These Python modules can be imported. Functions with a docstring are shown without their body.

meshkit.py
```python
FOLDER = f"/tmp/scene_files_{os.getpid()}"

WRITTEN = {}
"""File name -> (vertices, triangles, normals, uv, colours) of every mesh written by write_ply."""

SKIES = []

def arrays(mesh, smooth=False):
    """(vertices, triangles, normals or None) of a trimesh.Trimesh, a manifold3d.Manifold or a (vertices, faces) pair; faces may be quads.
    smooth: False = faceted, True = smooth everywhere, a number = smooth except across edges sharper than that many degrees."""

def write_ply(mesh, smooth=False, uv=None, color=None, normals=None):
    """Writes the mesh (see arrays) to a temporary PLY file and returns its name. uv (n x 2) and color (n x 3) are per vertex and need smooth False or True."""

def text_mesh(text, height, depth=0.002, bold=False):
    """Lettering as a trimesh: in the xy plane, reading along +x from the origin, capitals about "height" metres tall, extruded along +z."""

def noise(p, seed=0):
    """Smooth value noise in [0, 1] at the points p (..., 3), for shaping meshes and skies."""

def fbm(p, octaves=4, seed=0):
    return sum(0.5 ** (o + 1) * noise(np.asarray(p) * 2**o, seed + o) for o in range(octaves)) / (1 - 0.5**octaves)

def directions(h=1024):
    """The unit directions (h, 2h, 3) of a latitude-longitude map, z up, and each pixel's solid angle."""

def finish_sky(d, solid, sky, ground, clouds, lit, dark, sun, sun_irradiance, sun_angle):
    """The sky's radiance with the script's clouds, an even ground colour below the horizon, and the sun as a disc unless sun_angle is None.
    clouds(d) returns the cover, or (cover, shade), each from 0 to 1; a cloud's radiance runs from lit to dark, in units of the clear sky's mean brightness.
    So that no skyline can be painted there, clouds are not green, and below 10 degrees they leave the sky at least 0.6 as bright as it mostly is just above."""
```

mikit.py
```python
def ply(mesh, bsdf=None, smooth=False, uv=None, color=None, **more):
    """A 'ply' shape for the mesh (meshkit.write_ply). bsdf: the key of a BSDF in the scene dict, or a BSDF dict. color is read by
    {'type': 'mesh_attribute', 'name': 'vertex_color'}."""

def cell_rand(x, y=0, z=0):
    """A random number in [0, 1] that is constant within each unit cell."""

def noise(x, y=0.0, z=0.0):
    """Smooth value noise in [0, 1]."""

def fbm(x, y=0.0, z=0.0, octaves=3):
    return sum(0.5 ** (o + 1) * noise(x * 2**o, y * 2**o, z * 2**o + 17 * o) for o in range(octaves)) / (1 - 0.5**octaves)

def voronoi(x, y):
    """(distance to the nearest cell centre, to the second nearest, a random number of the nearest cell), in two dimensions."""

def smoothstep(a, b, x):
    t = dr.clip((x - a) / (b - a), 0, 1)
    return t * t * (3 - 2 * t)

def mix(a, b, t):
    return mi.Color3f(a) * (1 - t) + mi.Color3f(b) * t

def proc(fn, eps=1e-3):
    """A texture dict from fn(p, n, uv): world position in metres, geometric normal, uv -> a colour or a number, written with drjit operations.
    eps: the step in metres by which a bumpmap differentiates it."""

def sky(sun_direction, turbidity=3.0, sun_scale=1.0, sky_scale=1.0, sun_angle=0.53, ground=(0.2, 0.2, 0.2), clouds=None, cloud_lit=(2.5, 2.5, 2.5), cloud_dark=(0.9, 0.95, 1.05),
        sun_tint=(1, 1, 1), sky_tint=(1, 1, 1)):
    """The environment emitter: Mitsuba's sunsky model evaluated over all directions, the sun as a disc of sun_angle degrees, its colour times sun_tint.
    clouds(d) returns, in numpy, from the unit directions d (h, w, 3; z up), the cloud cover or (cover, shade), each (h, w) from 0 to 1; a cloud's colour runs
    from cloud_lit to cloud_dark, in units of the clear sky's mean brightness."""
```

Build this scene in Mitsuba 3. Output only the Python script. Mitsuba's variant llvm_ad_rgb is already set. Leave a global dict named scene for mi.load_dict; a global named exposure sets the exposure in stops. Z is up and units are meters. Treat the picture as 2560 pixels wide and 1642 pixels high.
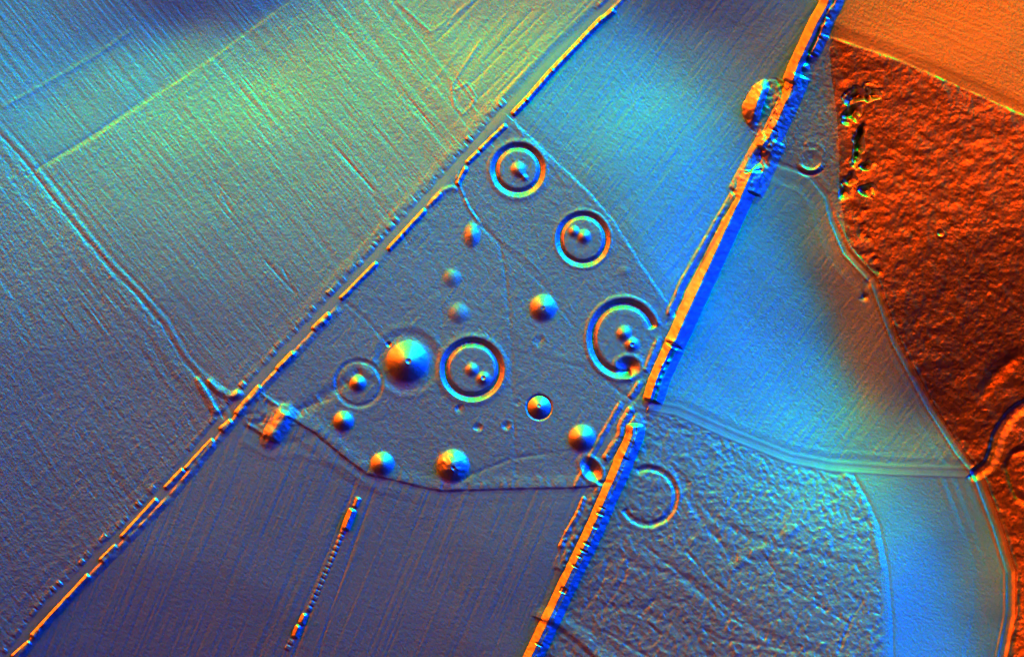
import math
import numpy as np
import mitsuba as mi
import mikit, meshkit
from scipy import ndimage, sparse
from scipy.sparse.linalg import spsolve

T = mi.ScalarTransform4f
scene, labels = {}, {}

# ------------------------------------------------------------------ camera, sky, exposure
CAM_H = 16000.0
scene['camera'] = {'type': 'perspective', 'fov': 2 * math.degrees(math.atan(512.0 / CAM_H)), 'fov_axis': 'x',
                   'near_clip': 10.0, 'far_clip': 60000.0,
                   'to_world': T().look_at(origin=[0, 0, CAM_H], target=[0, 0, 0], up=[0, 1, 0])}


def compass(az, el):
    a, e = math.radians(az), math.radians(el)
    return [math.sin(a) * math.cos(e), math.cos(a) * math.cos(e), math.sin(e)]


def slope_light_banks(d):
    """Unseen sky shaped to colour slopes: clear green north, blue cloud east, black cloud elsewhere."""
    az = np.degrees(np.arctan2(d[..., 0], d[..., 1])) % 360
    el = np.degrees(np.arcsin(np.clip(d[..., 2], -1, 1)))

    def bank(c, w, e, h):
        x = (az - c + 180) % 360 - 180
        return np.exp(-(x / w) ** 2 - ((el - e) / h) ** 2)
    return 1 - bank(18, 27, 20, 12), 1 - bank(67, 23, 20, 12)


scene['sky'] = mikit.sky(compass(301, 21), turbidity=3, sun_scale=.073, sun_angle=38, sun_tint=(1, .06, .0), sky_tint=(0.0, 6.9, .05),
                         clouds=slope_light_banks, cloud_lit=(0, .0, 6.5), cloud_dark=(0.0, 0.0, 0.0))  # added blue and black cloud, out of view, steering light by slope facing
exposure = 7.3

# ------------------------------------------------------------------ materials (one satin relief surface, several soils, three tinted with slope light)
def soil(tone, grain, warm=(1, 1, 1)):
    def fn(p, n, uv):
        v = mikit.fbm(p.x * grain, p.y * grain, 0.0, 3)
        w = mikit.noise(p.x * .021, p.y * .021, 3.0)
        return mi.Color3f(*warm) * (tone * (0.86 + 0.2 * v + 0.08 * w))
    return {'type': 'twosided', 'b': {'type': 'principled', 'base_color': mikit.proc(fn), 'metallic': 1.0, 'roughness': 0.46}}


scene['turf'] = soil(.22, .6)
scene['ploughland'] = soil(.22, .9)
scene['earth'] = soil(.22, .35)
scene['scrub_turf'] = soil(.22, .5)
scene['red_light_tint'] = soil(.165, .5, (.95, .62, .46))  # red light of the west-facing slope put into the base colour
scene['orange_light_tint'] = soil(.175, .8, (1.05, .95, .42))  # orange cast of the slope light mixed into this ground colour
scene['blue_light_tint'] = soil(.255, .9, (.80, 1.02, .98))  # blue light of east-facing slopes tinted into the field colour

# ------------------------------------------------------------------ the survey grid: plan units are 0.4 m ("p"), heights in metres
STEP = 2.1
x0, x1, y0, y1 = -70.0, 2630.0, -70.0, 1712.0
xs, ys = np.arange(x0, x1, STEP), np.arange(y0, y1, STEP)
NX, NY = len(xs), len(ys)
X, Y = np.meshgrid(xs, ys)
M = 0.4
H = np.zeros_like(X)
owner = np.zeros(X.shape, np.int32)
OBJ = []                      # (key, material, kind)


def obj(key, mat='turf', structure=False):
    OBJ.append((key, mat, structure))
    return len(OBJ) - 1


RNG = np.random.default_rng(7)
TILE = RNG.random((8, 512, 512))


def vn(a, b, k=0):
    """value noise, -1..1"""
    return 2 * ndimage.map_coordinates(TILE[k % 8], [np.asarray(a) % 512, np.asarray(b) % 512], order=1, mode='grid-wrap') - 1


def streak(ang, across, along, k=0, x=None, y=None):
    """noise drawn out along the direction ang (degrees anticlockwise from east)"""
    x, y = (X, Y) if x is None else (x, y)
    c, s = math.cos(math.radians(ang)), math.sin(math.radians(ang))
    u, v = x * c - y * s, x * s + y * c
    return vn(u / along + 31 * k, v / across + 17 * k, k)


def sm(a, b, x):
    t = np.clip((x - a) / (b - a), 0, 1)
    return t * t * (3 - 2 * t)


def inside_of(poly, X, Y):
    poly = np.asarray(poly, float)
    r = np.zeros(X.shape, bool)
    j = len(poly) - 1
    for i in range(len(poly)):
        (xi, yi), (xj, yj) = poly[i], poly[j]
        if yi != yj:
            r ^= ((yi > Y) != (yj > Y)) & (X < (xj - xi) * (Y - yi) / (yj - yi) + xi)
        j = i
    return r


def inside(poly):
    return inside_of(poly, X, Y)


def spline(pts, n=8):
    p = np.asarray(pts, float)
    q = np.vstack([2 * p[0] - p[1], p, 2 * p[-1] - p[-2]])
    out = []
    for i in range(1, len(q) - 2):
        for t in np.linspace(0, 1, n, endpoint=False):
            a, b, c, d = q[i - 1], q[i], q[i + 1], q[i + 2]
            out.append(.5 * ((2 * b) + (c - a) * t + (2 * a - 5 * b + 4 * c - d) * t * t + (3 * b - a - 3 * c + d) * t ** 3))
    return np.array(out + [p[-1]])


def box(cx0, cx1, cy0, cy1):
    i0, i1 = np.clip(np.searchsorted(ys, [cy0, cy1]), 0, NY)
    j0, j1 = np.clip(np.searchsorted(xs, [cx0, cx1]), 0, NX)
    return slice(i0, i1), slice(j0, j1)


def along(pts, pad, clamp=True):
    """(window, signed distance s: positive to the left of travel, arc length t, total length)"""
    p = np.asarray(pts, float)
    w = box(p[:, 0].min() - pad, p[:, 0].max() + pad, p[:, 1].min() - pad, p[:, 1].max() + pad)
    x, y = X[w], Y[w]
    best, s, t, acc = np.full(x.shape, 1e9), np.zeros(x.shape), np.zeros(x.shape), 0.0
    for k in range(len(p) - 1):
        d = p[k + 1] - p[k]
        L = math.hypot(*d)
        if L < 1e-6:
            continue
        ww = box(min(p[k, 0], p[k + 1, 0]) - pad, max(p[k, 0], p[k + 1, 0]) + pad, min(p[k, 1], p[k + 1, 1]) - pad, max(p[k, 1], p[k + 1, 1]) + pad)
        sub = (slice(ww[0].start - w[0].start, ww[0].stop - w[0].start), slice(ww[1].start - w[1].start, ww[1].stop - w[1].start))
        rx, ry = x[sub] - p[k, 0], y[sub] - p[k, 1]
        lo = -1e9 if k == 0 and not clamp else 0.0
        hi = 1e9 if k == len(p) - 2 and not clamp else L
        u = np.clip((rx * d[0] + ry * d[1]) / L, lo, hi)
        ex, ey = rx - u * d[0] / L, ry - u * d[1] / L
        dist = np.hypot(ex, ey)
        sg = np.where((d[0] * ry - d[1] * rx) <= 0, 1.0, -1.0)
        m = dist < best[sub]
        best[sub] = np.where(m, dist, best[sub])
        s[sub] = np.where(m, dist * sg, s[sub])
        t[sub] = np.where(m, acc + u, t[sub])
        acc += L
    s = np.where(best > 1e8, 1e9, s)
    return w, s, t, acc


# photograph windows used while surveying the features: (origin, scale) -> plan units
def W(o, k):
    return lambda *pts: [(o[0] + a / k, o[1] + b / k) for a, b in pts]


F = W((0, 0), 2401 / 2560)
Q1, Q2, Q3, Q4 = (W(o, 2401 / 1280) for o in ((0, 0), (1280, 0), (0, 821), (1280, 821)))
Z1, Z2, Z3, Z4, Z5, Z6 = W((1800, 0), 3.08), W((1200, 280), 3.85), W((1400, 680), 3.85), W((820, 780), 3.348), W((480, 860), 3.5), W((1300, 1080), 2.741)

# ------------------------------------------------------------------ the lie of the land: slope and facing at survey stations
STATIONS = '60 60 6 60;60 200 8 50;250 60 4 100;450 15 16 170;620 20 10 160;300 180 10 10;500 130 12 0;650 90 6 0;200 330 10 0;450 300 12 350;650 250 14 350;850 150 14 350;1000 200 14 340;900 300 12 350;1150 130 16 340;1300 60 16 340;1450 20 10 350;1250 5 6 330;250 480 8 350;500 480 8 350;750 450 8 350;950 400 10 350;350 650 4 350;600 650 4 350;850 560 6 350;450 800 1 170;650 780 0 0;30 420 5 40;60 600 1 80;200 750 2 150;350 900 5 170;100 950 6 160;50 1200 6 170;250 1150 6 170;400 1050 4 180;100 1450 6 170;1300 550 3 350;1150 650 2 20;1400 750 2 0;900 800 1 130;1250 950 1 170;1000 1050 4 180;800 950 3 170;1100 1180 5 190;1350 1180 3 170;1250 460 4 0;1560 60 3 0;1650 20 12 180;1800 40 12 190;1900 120 5 220;1750 120 1 290;1550 150 10 40;1600 280 10 30;1450 280 10 40;1750 280 8 40;1850 200 2 340;1600 430 8 50;1750 450 10 60;1650 600 8 60;1700 680 10 70;1480 400 6 340;1560 520 4 0;600 1150 5 190;450 1300 8 180;700 1350 8 180;300 1500 14 190;550 1550 12 190;150 1640 14 190;950 1350 8 180;1150 1450 8 180;1050 1600 10 180;1250 1300 4 190;1300 1500 10 170;1850 600 10 50;1890 470 10 60;1940 620 10 60;2010 500 6 40;1950 500 8 50;1800 800 10 70;1900 900 10 70;2000 750 10 70;2060 620 5 320;2130 780 12 260;2090 690 16 260;2150 830 16 260;2190 940 16 260;2040 570 6 290;2060 800 5 70;2110 960 5 120;2080 1010 6 90;2160 900 16 260;2020 900 10 70;2000 1050 10 40;2200 1050 5 10;2300 1120 6 340;1750 980 10 50;1980 450 1 20;1700 1100 6 50;1900 1200 8 50;2050 1250 12 40;2130 1300 12 50;1650 1300 1 130;1900 1400 2 60;1600 1500 5 180;1850 1600 4 180;2100 1500 5 50;2250 1250 10 50;2350 1250 6 10;2200 1180 10 50;2300 1400 12 70;2250 1550 12 80;2350 1550 10 70;2450 1450 5 330;2500 1600 3 10;2130 200 23 260;2300 250 23 260;2450 350 23 260;2200 400 23 260;2400 500 23 260;2150 600 23 260;2350 700 30 240;2500 650 30 240;2250 850 30 240;2450 900 30 240;2400 1000 30 240;2500 1000 26 250;2130 60 14 300;2300 100 16 290;2450 50 16 290;2500 200 18 270;2200 20 14 300;2030 150 1 270;1990 300 2 80;2040 420 2 200;2060 330 1 270;2500 1200 30 260;2540 1350 30 260;2560 1500 30 260;2530 1090 20 270'
st = np.array([[float(v) for v in q.split()] for q in STATIONS.split(';')])
gx = -np.tan(np.radians(st[:, 2])) * np.sin(np.radians(st[:, 3])) * M      # dH per p, east
gy = np.tan(np.radians(st[:, 2])) * np.cos(np.radians(st[:, 3])) * M       # dH per p, south
CS = 20.0
cx, cy = np.arange(x0 - CS, x1 + 2 * CS, CS), np.arange(y0 - CS, y1 + 2 * CS, CS)
CX, CY = np.meshgrid(cx, cy)
d2 = (CX[..., None] - st[:, 0]) ** 2 + (CY[..., None] - st[:, 1]) ** 2
wgt = 1 / (d2 + 60.0 ** 2) ** 1.7
# the foot of the eastern hillside and the roads part one lie of the land from the next
HILL = F((1945, 85), (1948, 170), (1962, 270), (1967, 350), (1968, 440), (1985, 560), (2050, 650), (2105, 800), (2185, 950), (2290, 1100), (2345, 1240), (2378, 1350), (2375, 1440), (2350, 1560), (2345, 1640))


def left_of(pts, x, y):
    p = np.asarray(pts, float)
    return x < np.interp(y, p[:, 1], p[:, 0])


HTOP = F((1980, -80), (1945, 85)) + HILL[1:]
LANE = F((-60, 1625), (20, 1540), (100, 1435), (380, 1155), (510, 1000), (610, 885), (725, 765), (850, 635), (1000, 470), (1090, 370), (1150, 300), (1220, 225), (1264, 175), (1306, 130), (1380, 60), (1440, 0), (1510, -75))
LTRACK = F((-70, 235), (0, 320), (60, 385), (115, 460), (200, 565), (260, 635), (320, 695), (380, 765), (425, 845), (480, 905), (520, 975))
ROADLINE = Z1((905, -220), (840, 20), (700, 300), (600, 520), (520, 680), (420, 920), (310, 1130), (200, 1330)) + Z3((1400, 20), (1240, 330), (1130, 600), (1010, 830), (900, 1080), (850, 1230)) + Z6((780, 0), (660, 280), (600, 430), (520, 620), (440, 790), (360, 960), (280, 1140), (190, 1340), (110, 1500), (20, 1680))
NFENCE = F((1205, 285), (1300, 375), (1380, 450), (1440, 520), (1500, 615), (1575, 725))
SBOUND = F((600, 920), (690, 985), (740, 1015), (800, 1065), (860, 1110), (925, 1125), (985, 1140), (1035, 1150), (1200, 1145), (1335, 1143), (1375, 1140))
CROSS = F((1500, 945), (1590, 962), (1700, 1012), (1850, 1072), (1950, 1092), (2100, 1102), (2290, 1107))
CURVE = F((1800, 375), (1830, 385), (1900, 410), (1940, 460), (1955, 520), (1985, 590), (2050, 660), (2100, 800), (2180, 950), (2250, 1060), (2290, 1107))
CURVE2 = F((2290, 1107), (2340, 1240), (2370, 1340), (2370, 1440), (2350, 1540), (2340, 1640))
TOPFENCE = F((1945, 87), (2100, 140), (2300, 230), (2410, 280), (2490, 312))
SCRUBEDGE = F((2000, 1108), (2040, 1180), (2062, 1300), (2068, 1420), (2068, 1640))
LYNCHET = F((95, 400), (220, 325), (320, 255), (500, 135), (620, 45), (685, 0), (790, -75))
ROAD_X = lambda y: np.interp(y, [p[1] for p in ROADLINE], [p[0] for p in ROADLINE])
LANE_Y = lambda x: np.interp(x, [p[0] for p in LANE], [p[1] for p in LANE])
LT_Y = lambda x: np.interp(x, [p[0] for p in LTRACK], [p[1] for p in LTRACK])
FENCE_Y = lambda x: np.interp(x, [p[0] for p in NFENCE], [p[1] for p in NFENCE])
SB_Y = lambda x: np.interp(x, [p[0] for p in SBOUND], [p[1] for p in SBOUND])
CR_Y = lambda x: np.interp(x, [p[0] for p in CROSS], [p[1] for p in CROSS])
LY_Y = lambda x: np.interp(x, [p[0] for p in LYNCHET], [p[1] for p in LYNCHET])
TF_Y = lambda x: np.interp(x, [p[0] for p in TOPFENCE], [p[1] for p in TOPFENCE])
SE_X = lambda y: np.interp(y, [p[1] for p in SCRUBEDGE], [p[0] for p in SCRUBEDGE])

def regions(X, Y):
    inside = lambda poly: inside_of(poly, X, Y)
    westlane = Y < LANE_Y(X)
    east = X > ROAD_X(Y)
    R = {}
    R['nw_upper'] = westlane & (Y < LY_Y(X)) & (Y < LT_Y(X))
    R['sw'] = westlane & (Y >= LT_Y(X)) & (X < 560)
    R['top'] = westlane & inside(F((790, -80), (850, 60), (1075, 330), (1200, 330), (1600, -80)))
    R['nw'] = westlane & ~R['nw_upper'] & ~R['sw'] & ~R['top']
    mid = ~westlane & ~east
    R['north'] = mid & (X > 1200) & (Y < FENCE_Y(X))
    R['barrows'] = mid & ~R['north'] & (Y < SB_Y(X))
    R['south'] = mid & ~R['north'] & ~R['barrows']
    hill = ~left_of(HTOP, X, Y) & east
    R['hill_top'] = hill & (Y < TF_Y(X)) & (Y < 350)
    R['hill'] = hill & ~R['hill_top']
    low = east & ~hill
    R['wedge'] = low & ((Y < 395) | (inside(CURVE[:6] + F((1975, 540), (1975, 300), (1800, 300)))))
    R['tri'] = low & ~R['wedge'] & (Y < CR_Y(X))
    R['scrub'] = low & ~R['wedge'] & ~R['tri'] & (X < SE_X(Y))
    R['se'] = low & ~R['wedge'] & ~R['tri'] & ~R['scrub']
    return R


R = regions(X, Y)

RC, RS = regions(CX, CY), regions(st[:, 0], st[:, 1])
nc, ns = (sum((k + 1) * r[q].astype(int) for k, q in enumerate(r)) for r in (RC, RS))
same = nc[..., None] == ns
open_ = np.isin(nc, [1, 2, 3, 4])[..., None] & np.isin(ns, [1, 2, 3, 4])          # the fields left of the lane lie on one slope
wgt = wgt * np.where(same, 1, np.where(open_, .5, .02))
boost = np.where(ns == 13, 1.3, np.where(ns == 5, 1.2, np.where(ns == 11, 1.1, 1.0))) * np.where((ns == 11) & (gx > 0), 2.2, 1.0)   # drawn from the middle of wide slopes
gx, gy = gx * boost, gy * boost
GX, GY = (wgt * gx).sum(-1) / wgt.sum(-1), (wgt * gy).sum(-1) / wgt.sum(-1)
n, m = CX.shape
idx = np.arange(n * m).reshape(n, m)


def diff(a, b):
    k = a.size
    return sparse.csr_matrix((np.r_[-np.ones(k), np.ones(k)], (np.r_[np.arange(k), np.arange(k)], np.r_[a.ravel(), b.ravel()])), (k, n * m))


# a bank or hedge may hide a small break of level between two fields
e_c = nc >= 8
wh = np.where(e_c[:, :-1] == e_c[:, 1:], 1.0, .75).ravel()
wv = np.where(e_c[:-1] == e_c[1:], 1.0, .75).ravel()
A = sparse.vstack([sparse.diags(wh) @ diff(idx[:, :-1], idx[:, 1:]), sparse.diags(wv) @ diff(idx[:-1], idx[1:]), sparse.csr_matrix(([1e-3], ([0], [0])), (1, n * m))]).tocsr()
rhs = np.r_[wh * (.5 * (GX[:, :-1] + GX[:, 1:]) * CS).ravel(), wv * (.5 * (GY[:-1] + GY[1:]) * CS).ravel(), 0]
coarse = spsolve((A.T @ A).tocsc(), A.T @ rhs).reshape(n, m)
coarse -= coarse.mean()
coarse = ndimage.gaussian_filter(coarse, .7)
H += ndimage.map_coordinates(coarse, [(Y - cy[0]) / CS, (X - cx[0]) / CS], order=3, mode='nearest')
H += .10 * vn(X / 70, Y / 70, 1) + .05 * vn(X / 30, Y / 30, 2)

# ------------------------------------------------------------------ fields, roads, hillsides: who owns which ground
SETTING = [('field', 'nw', 'ploughland', 'furrowed green-grey field north-west of the lane'), ('field', 'nw_upper', 'ploughland', 'smooth yellow-green and blue field in the upper left corner'),
           ('field', 'sw', 'ploughland', 'strongly furrowed blue-grey field left of the sunken track'), ('field', 'top', 'ploughland', 'yellow-green field corner with crossing tramlines at the top'),
           ('field', 'north', 'blue_light_tint', 'pale blue drilled field between lane and main road bank'), ('barrow_field', 'barrows', 'turf', 'grey turf around the round mounds'),
           ('field', 'south', 'ploughland', 'dark purple field with long drill lines at the bottom'), ('field', 'tri', 'blue_light_tint', 'bright blue three-sided field right of the road bank'),
           ('field', 'se', 'blue_light_tint', 'smooth blue field at the lower right'), ('rough_pasture', 'scrub', 'scrub_turf', 'hummocky grey-blue pasture right of the road bank'),
           ('verge', 'wedge', 'turf', 'narrow grassy wedge between road bank and orange hillside'), ('hillside', 'hill', 'red_light_tint', 'rough red-brown hillside on the right'),
           ('hillside', 'hill_top', 'orange_light_tint', 'smooth orange ploughed slope in the upper right corner')]
count = {}


def number(key):
    c = count.get(key, 0)
    count[key] = c + 1
    return key if c == 0 else f'{key}_{c:03d}'


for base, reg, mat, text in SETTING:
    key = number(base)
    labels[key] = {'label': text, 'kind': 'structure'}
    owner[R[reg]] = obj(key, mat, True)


# soft-edged region weights for the surface textures
def soft(reg, r=5):
    return ndimage.uniform_filter(R[reg].astype(np.float32), r)


LP = 3.2                                                     # one survey return every 3.2 p
gxn, gyn = int((x1 - x0) / LP) + 3, int((y1 - y0) / LP) + 3
GRAIN = [ndimage.map_coordinates(RNG.normal(size=(gyn, gxn)), [(Y - y0) / LP, (X - x0) / LP], order=1) for _ in range(2)]
G0 = GRAIN[0]
GB = ndimage.gaussian_filter(GRAIN[1], 1.6)
GB = GB / GB.std()


TEXGAIN = {'hill': .64, 'scrub': .62, 'sw': .66, 'nw': .54, 'nw_upper': .5, 'top': .5, 'south': .95, 'tri': .95, 'north': .95, 'barrows': .72, 'se': .8}


def tex(reg, z):
    global H
    H = H + soft(reg) * z * TEXGAIN.get(reg, .6)


NWD = -50
tex('nw', .14 * G0 + .20 * streak(NWD, 4.5, 110, 1) + .16 * streak(NWD, 10, 200, 2) * (1 + vn(X / 150, Y / 150, 3)) + .09 * streak(40, 5, 26, 4) + .05 * GB)
tex('nw_upper', .12 * G0 + .20 * streak(NWD, 5, 160, 5) * (.6 + sm(1.0, 0, Y / 700.)) + .03 * GB)
tex('top', .14 * G0 + .24 * streak(50, 8, 240, 6) + .05 * GB)
tex('sw', .15 * G0 + .36 * streak(-52, 5.5, 110, 2) * (.55 + .45 * vn(X / 160, Y / 160, 4)) + .22 * streak(-58, 11, 120, 3) + .15 * streak(44, 7, 90, 5) * sm(700, 1200, Y) + .08 * GB)
tex('barrows', .11 * G0 + .09 * streak(55, 6, 90, 1) + .07 * streak(-45, 9, 60, 7) + .06 * GB + .10 * vn(X / 34, Y / 34, 5))
tex('north', .06 * G0 + .15 * streak(53, 5, 70, 2) + .06 * streak(53, 11, 100, 3) + .02 * GB)
tex('south', .065 * G0 + .19 * streak(67, 5.5, 180, 4) + .15 * streak(67, 14, 320, 1) + .02 * GB)
tex('tri', .06 * G0 + .12 * streak(53, 5, 60, 5) + .07 * streak(53, 11, 100, 6) + .02 * GB)
tex('se', .07 * G0 + .04 * vn(X / 40, Y / 40, 3) + .25 * vn(X / 130, Y / 130, 6))
tex('wedge', 00.180 * G0 + 0.140 * GB + 0.144 * streak(72, 8, 70, 2))
tex('hill_top', .11 * G0 + .13 * streak(-24, 5, 90, 7) + .07 * streak(-24, 16, 260, 1))
humps = np.clip(vn(X / 9, Y / 8, 2), .1, 1) - .1
tex('scrub', 0.114 * G0 + .20 * GB + .66 * humps * (.5 + .5 * sm(-.3, .5, vn(X / 90, Y / 90, 4))) + .25 * vn(X / 20, Y / 17, 5) + .30 * streak(-38, 15, 110, 6) * sm(1250, 1450, Y))
knob = np.clip(vn(X / 9, Y / 9, 6), .35, 1) - .35
tex('hill', 0.171 * G0 + .16 * GB + .22 * vn(X / 6, Y / 5.5, 3) + .5 * vn(X / 12, Y / 10, 5) + .9 * vn(X / 26, Y / 22, 0) + 1.1 * vn(X / 60, Y / 50, 1) + 1.0 * knob * sm(.1, .6, vn(X / 60, Y / 60, 2)) + .25 * streak(-30, 9, 40, 5))


def headland(pts, wdt, amp, wave, side=0, k=0, regs=None):
    """tramlines that run along a boundary"""
    w, s, t, L = along(pts, wdt)
    a = np.abs(s)
    z = amp * vn(s / wave + 9 * k, t / 330.0 + 5 * k, k) * sm(wdt, wdt * .6, a) * sm(2, 9, a)
    z = np.where((side == 0) | (np.sign(s) == side), z, 0)
    if regs is not None:
        z = z * sum(soft(r)[w] for r in regs)
    H[w] += z


headland(LANE, 95, .16, 8, 1, 1, ['nw', 'top', 'sw'])
headland(LANE, 45, .10, 8, -1, 2, ['barrows', 'south', 'north'])
headland(NFENCE, 90, .07, 12, 1, 3, ['north'])
headland(SBOUND, 85, .13, 11, -1, 4, ['south'])
headland(CURVE, 75, .2, 10, 1, 5, ['tri'])
headland(CURVE, 75, .2, 10, -1, 5, ['tri'])
headland(CROSS, 60, .10, 11, 1, 6, ['tri'])
headland(CURVE2, 120, .38, 13, -1, 7, ['se'])
headland(CURVE2, 120, .38, 13, 1, 7, ['se'])
headland(ROADLINE, 120, .10, 10, 0, 3, ['north', 'tri', 'wedge', 'south', 'barrows'])
headland(LTRACK, 95, .22, 8, 0, 2, ['nw', 'sw'])


def line(pts, h, half, side_step=0.0, mask=None, fade=10, wob=0.0, k=0):
    """a small ridge (h>0) or groove (h<0) along a line, with an optional step up on its left"""
    w, s, t, L = along(pts, max(half * 4, 34 if side_step else 0))
    z = h * np.exp(-(s / half) ** 2) * (1 + wob * vn(t / 9, 0 * t, k))
    z = z * sm(-1, fade, t) * sm(L + 1, L - fade, t)
    if side_step:
        z = z + side_step * np.where(s > 0, np.exp(-np.abs(s) / 16), 0) * sm(0, 4, s)
    H[w] += np.where(np.abs(s) < 1e8, z, 0)
    return w, s, t, L


# --- field marks
w, s, t, L = along(LYNCHET, 60)                               # terrace edge of the upper field: the ground steps down to the north-west
H[w] += np.where(np.abs(s) < 60, -.3 * sm(-4, 4, s) * sm(60, 8, np.abs(s)) * sm(-1, 30, t), 0)
H[w] += np.where(np.abs(s) < 60, -.3 * np.exp(-((s - 9) / 5) ** 2) * sm(420, 200, t), 0)
line(F((0, 255), (120, 190), (225, 130), (310, 70)), .25, 6)
for a in ((740, 0), (790, 0), (848, -10), (872, -10), (905, -10)):  # tramlines to the lane
    o = (a[0] - 790) * .9
    p = F(a, (a[0] + 130, 155), (1075 + o, 335))
    w, s, t, L = along(p, 30)
    H[w] += np.where(np.abs(s) < 30, -.22 * sm(-4, 4, s) * sm(30, 6, np.abs(s)), 0)
for k in range(16):                                            # dark short furrows
    r = np.random.default_rng(40 + k)
    a = np.array([r.uniform(500, 980), r.uniform(80, 560)])
    l = r.uniform(60, 190)
    line(F(tuple(a), tuple(a + l * np.array([.66, .75]))), -.18, 3.2)
line(F((925, 0), (1010, 75), (1030, 62), (1110, 0)), .28, 4.5)
line(F((1130, 90), (1060, 200), (1065, 250), (1085, 268), (1105, 250), (1115, 225), (1095, 195), (1060, 215)), .3, 4)
line(F((1070, 180), (1118, 245)), .28, 4)
for q in (((1090, 210), (1280, 25)), ((1120, 235), (1330, 20)), ((1040, 60), (1075, 20)), ((1150, 240), (1400, -10)), ((1020, 100), (1125, -5)), ((1130, 150), (1250, 20))):
    line(F(*q), -.24, 4)
for q in (((660, 620), (690, 685)), ((620, 610), (695, 690)), ((500, 420), (545, 500))):
    line(F(*q), -.24, 3.5)
# --- turf paths and old fence lines inside the barrow field
for q, h in ((F((1075, 435), (1130, 530), (1170, 570), (1185, 640), (1195, 760), (1200, 860), (1205, 1000), (1210, 1120)), -.22), (F((1130, 530), (1190, 590), (1270, 665), (1350, 770)), -.16),
             (F((1170, 560), (1230, 600), (1290, 660)), .14), (F((1205, 290), (1235, 330), (1290, 385), (1330, 440)), .16), (F((930, 750), (1030, 680), (1040, 760), (1025, 830)), -.14),
             (F((1060, 1140), (1110, 1110), (1200, 1075), (1300, 1060)), -.30), (F((690, 975), (740, 940), (800, 905), (850, 870)), -.85), (F((1330, 440), (1400, 560)), .12), (F((1225, 830), (1360, 860), (1460, 925), (1495, 950)), -.10),
             (F((1410, 880), (1450, 915), (1495, 945)), -.25), (F((800, 700), (870, 760), (930, 830)), -.22), (F((640, 930), (700, 960), (790, 930)), -.18)):
    line(q, h, 5 if abs(h) < .8 else 14, wob=.5)
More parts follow.
